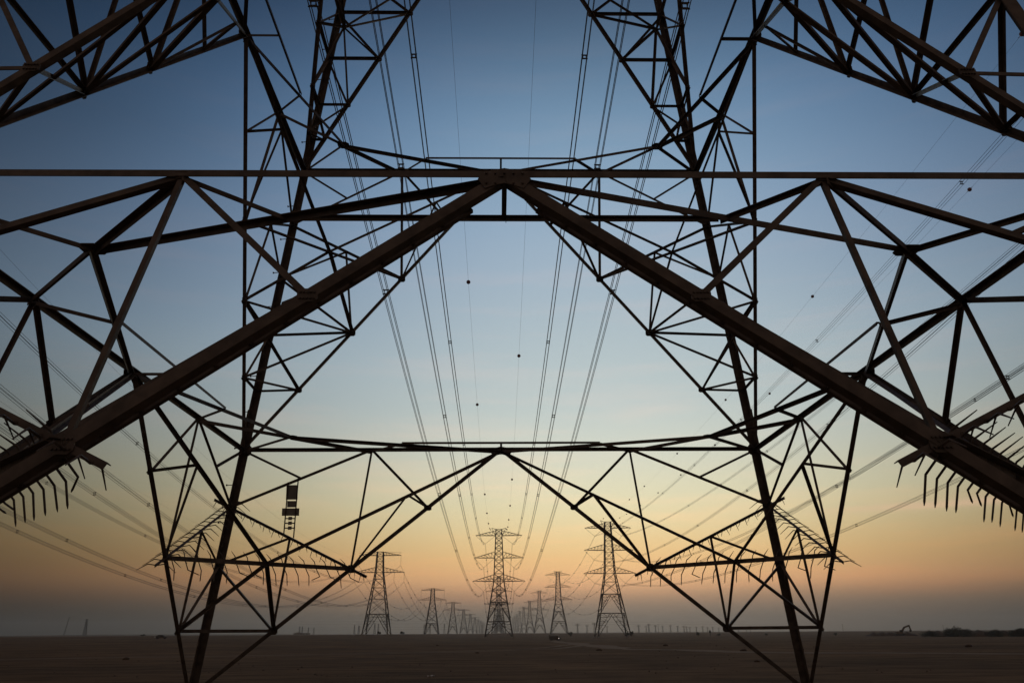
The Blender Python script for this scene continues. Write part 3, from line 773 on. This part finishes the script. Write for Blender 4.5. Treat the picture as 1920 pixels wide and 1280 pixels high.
plant(1346.5, 9, 6, 600, 'low spreading bush by the foot of the right brace', 'bush', 'bush', bg_)
plant(1566, 7, 8, 500, 'lone round bush right of the right tower leg', 'bush', 'bush', bg_)
plant(1436, 6, 6, 600, 'small bush under the right horizontal strut', 'bush', 'bush', bg_)
plant(754, 10, 8, 600, 'dark round bush between the left tower and the smaller one', 'bush', 'bush')
plant(711, 7, 8, 600, 'small dark bush between the legs of the left tower', 'bush', 'bush')
plant(268, 10, 5, 600, 'low bush on the left horizon beside the parked car', 'bush', 'bush')
tg = 'dark trees massed on the right horizon'
plant(1744, 37, 14, 390, 'first flat topped dark tree clump right of the digger', 'tree', 'tree', tg, .02, 4.4)
plant(1792, 65, 21, 390, 'largest and tallest dark tree clump with a pole behind it', 'tree', 'tree', tg, .02, 6.6000000000000005)
plant(1833, 27, 13, 410, 'low sloping tree clump right of the largest one', 'tree', 'tree', tg, .02, 4.4)
plant(1863, 42, 16, 370, 'low broad tree clump second from the right picture edge', 'tree', 'tree', tg, .02, 5.28)
plant(1906, 50, 20, 370, 'high tree clump cut by the right picture edge', 'tree', 'tree', tg, .02, 5.720000000000001)
# spoil bank under the digger
def bank(p0, p1, y, H, name, seed):
    mb = MB(); xa, xb = at_px(p0, y), at_px(p1, y); n = 60
    for i in range(n+1):
        u_ = i/n; x = xa+(xb-xa)*u_; h = H*min(1, u_*7, (1-u_)*7)*(1+.2*math.sin(i*.7+seed)+.14*math.sin(i*1.9+seed)+.07*math.sin(i*4.3))
        for j in range(5):
            v_ = j/4; mb.v.append((x, y-4+8*v_, ground_z(x, y)-.3+h*math.sin(PI*v_)**.7 if 0 < j < 4 else ground_z(x, y)-.3))
    mb.f = [(i*5+j, (i+1)*5+j, (i+1)*5+j+1, i*5+j+1) for i in range(n) for j in range(4)]
    struct(obj(name, mb, BARK, smooth=True))
bank(1618, 1722, 480, 2.0, 'sand_bank', 0)
bank(1716, 1990, 400, 2.6, 'earth_bank', 2)
# digger
x, y = at_px(1686, 470), 470
ex = thing('excavator', 'small digger with its arm arched over the sand bank on the right', 'excavator', (x, y, ground_z(x, y)+.2))
mb = MB()
for sy in (-1, 1): mb.prism([Vector((a, sy*1.1, b_)) for a, b_ in ((-2,.2),(-1.7,0),(1.7,0),(2,.2),(2,.6),(1.7,.8),(-1.7,.8),(-2,.6))], (0,1,0), .5)
obj('tracks', mb, RUB, ex)
mb = MB(); mb.prism([Vector((a, 0, b_)) for a, b_ in ((-2.2,.9),(1.5,.9),(1.5,1.7),(.2,1.9),(-2.2,1.9))], (0,1,0), 2.2); obj('body', mb, YEL, ex)
mb = MB(); mb.prism([Vector((a, -.5, b_)) for a, b_ in ((.1,1.85),(1.5,1.72),(1.35,2.9),(.1,3.0))], (0,1,0), 1.0); obj('cab', mb, GLASSW, ex)
mb = MB()
for p, q, w in (((1.3,.5,1.6),(3.4,.5,4.4),.95),((3.2,.5,4.3),(6.3,.5,5.3),.85),((6.2,.5,5.7),(6.9,.5,2.9),.7)): mb.bar(p, q, w, .4, (0,1,0))
obj('boom', mb, YEL, ex)
mb = MB(); mb.prism([Vector((a, .5, b_)) for a, b_ in ((6.5,3.1),(7.3,3.0),(7.2,2.1),(6.4,1.8),(6.1,2.5))], (0,1,0), .9); obj('bucket', mb, DARKP, ex)
# low building on the left horizon
x, y = at_px(566, 1500), 1500
bd = thing('low_building', 'long low flat roofed building on the left horizon', 'building', (x, y, ground_z(x, y)))
mb = MB(); mb.box((0,0,1.6), (27,9,3.4)); obj('wall', mb, PLASTER, bd)
mb = MB(); mb.box((0,0,3.45), (28,10,.3)); mb.box((-6,0,4.0), (8,6,.9)); obj('roof', mb, PLASTER, bd)
for i in range(5):
    mb = MB(); mb.box((-10.5+i*5,-4.52,1.9), (1.6,.1,1.1)); obj('window', mb, GLASSW, bd)
# parked car far left, seen side on
x, y = at_px(303, 330), 330
car = thing('parked_car', 'dark parked car far out on the sand at the left', 'car', (x, y, ground_z(x, y)), .15)
mb = MB(); mb.prism([Vector((a,0,b_)) for a, b_ in ((-2.2,.35),(2.2,.35),(2.2,.8),(1.3,.95),(.7,1.42),(-1.1,1.45),(-1.9,.98),(-2.2,.9))], (0,1,0), 1.7); obj('body', mb, DARKP, car)
mb = MB(); mb.prism([Vector((a,0,b_)) for a, b_ in ((-1.6,.98),(1.05,.98),(.62,1.36),(-1.05,1.38))], (0,1,0), 1.74); obj('window', mb, GLASSW, car)
for sx in (-1.35, 1.35):
    for sy in (-.78, .78):
        mb = MB(); mb.tube([(sx, sy-.1, .33), (sx, sy+.1, .33)], .33, 12); obj('wheel', mb, RUB, car)
LAMP = bpy.data.materials.new('lit_lamp'); LAMP.use_nodes = True; q = LAMP.node_tree.nodes['Principled BSDF']
q.inputs['Emission Color'].default_value = (1,.9,.8,1); q.inputs['Emission Strength'].default_value = .8
mb = MB(); mb.sphere((-2.22,-.55,.7), .13, 8, 6); obj('headlight', mb, LAMP, car)
x, y = at_px(1040, 330), 330
vh = thing('parked_van', 'small van with a bright lamp on the sand right of the central tower', 'van', (x, y, ground_z(x, y)), -.4)
mb = MB(); mb.prism([Vector((a,0,b_)) for a, b_ in ((-2.2,.35),(2.3,.35),(2.3,1.0),(1.9,1.1),(1.5,1.8),(-2.2,1.85))], (0,1,0), 1.7); obj('body', mb, DARKP, vh)
for sx in (-1.35, 1.4):
    for sy in (-.78, .78):
        mb = MB(); mb.tube([(sx, sy-.1, .33), (sx, sy+.1, .33)], .33, 12); obj('wheel', mb, RUB, vh)
mb = MB(); mb.sphere((2.0,-.88,.8), .16, 8, 6); obj('headlight', mb, LAMP, vh)
# scraps and stones on the sand
def stone(px_x, y, s, mt, label, name, cat, flat=.6, group=None):
    rg = random.Random(int(y*13)); mb = MB(); x = px_x; mb.sphere((0,0,0), s, 9, 6, (1.3, .8, flat))
    mb.v = [tuple(c*(1+rg.uniform(-.22,.22)) for c in v) for v in mb.v]
    tag(obj(name, mb, mt, None, (x, y, ground_z(x, y)+s*flat*.3)), label, cat, group)
mb = MB(); rg = random.Random(5)
for i in range(4):
    for j in range(3): mb.v.append((i*.09-.13+rg.uniform(-.02,.02), j*.09, .02+.07*abs(math.sin(i*1.4+j))))
mb.f = [(i*3+j, (i+1)*3+j, (i+1)*3+j+1, i*3+j+1) for i in range(3) for j in range(2)]
mb.v += [(v[0], v[1], v[2]-.012) for v in mb.v[:12]]; mb.f += [tuple(12+k for k in reversed(f)) for f in mb.f[:6]]
tag(obj('paper_scrap', mb, PALE, None, (-2.75, 18.6, ground_z(-2.75, 18.6)+.01)), 'pale crumpled scrap lying on the dark sand in the foreground', 'litter')
for x, y, s, lab in ((9.9,70,.22,'dark clod beside the start of the sandy track'),(22,98,.26,'dark stone standing alone beyond the track'),(21.5,60,.24,'low dark tuft like clod near the right leg'),(28,64,.22,'flat dark clod right of centre near the track'),
                     (-9.6,118,.2,'small dark stone left of the central tower on the sand'),(47,70,.28,'dark clod out on the right hand sand'),(-2,62,.16,'small dark stone near the middle of the foreground sand'),(14.5,33,.14,'stone on the sand in the right foreground'),
                     (33,28,.15,'stone near the lower right picture edge'),(-26,45,.2,'stone on the left foreground sand')):
    stone(x, y, s, BARK, lab, 'stone', 'stone', .55, 'dark clods and stones scattered on the sand')
def stubble():
    mb = MB(); rg = random.Random(11)
    for i in range(700):
        y = 20+rg.random()**1.6*330; x = rg.uniform(-.72,.72)*(y+14)
        if rg.random() < .5: x += 8*math.sin(y*.2)
        z = ground_z(x, y); s = rg.uniform(.02,.07)*(1+y*.006)
        mb.add([(x-s,y,z-.02),(x+s,y+s,z-.02),(x+s*.4,y-s,z-.02),(x,y,z+s*.8)], [(0,2,3),(2,1,3),(1,0,3)])
    o = obj('pebbles', mb, BARK); o['kind'] = 'stuff'; o['label'] = 'loose pebbles and clods scattered over the sand'; o['category'] = 'pebbles'
stubble()

# ------------------------------------------------------------------ haze
hz = MB(); hz.box((0, 2830, 42), (12400, 6500, 100))
HM = bpy.data.materials.new('haze_air'); HM.use_nodes = True; t = HM.node_tree; t.nodes.clear()
pv = t.nodes.new('ShaderNodeVolumePrincipled'); om = t.nodes.new('ShaderNodeOutputMaterial'); t.links.new(pv.outputs[0], om.inputs['Volume'])
pv.inputs['Color'].default_value = (.72,.75,.79,1); pv.inputs['Density'].default_value = .00016; pv.inputs['Anisotropy'].default_value = .7
hzo = obj('haze', hz, HM); hzo['kind'] = 'stuff'
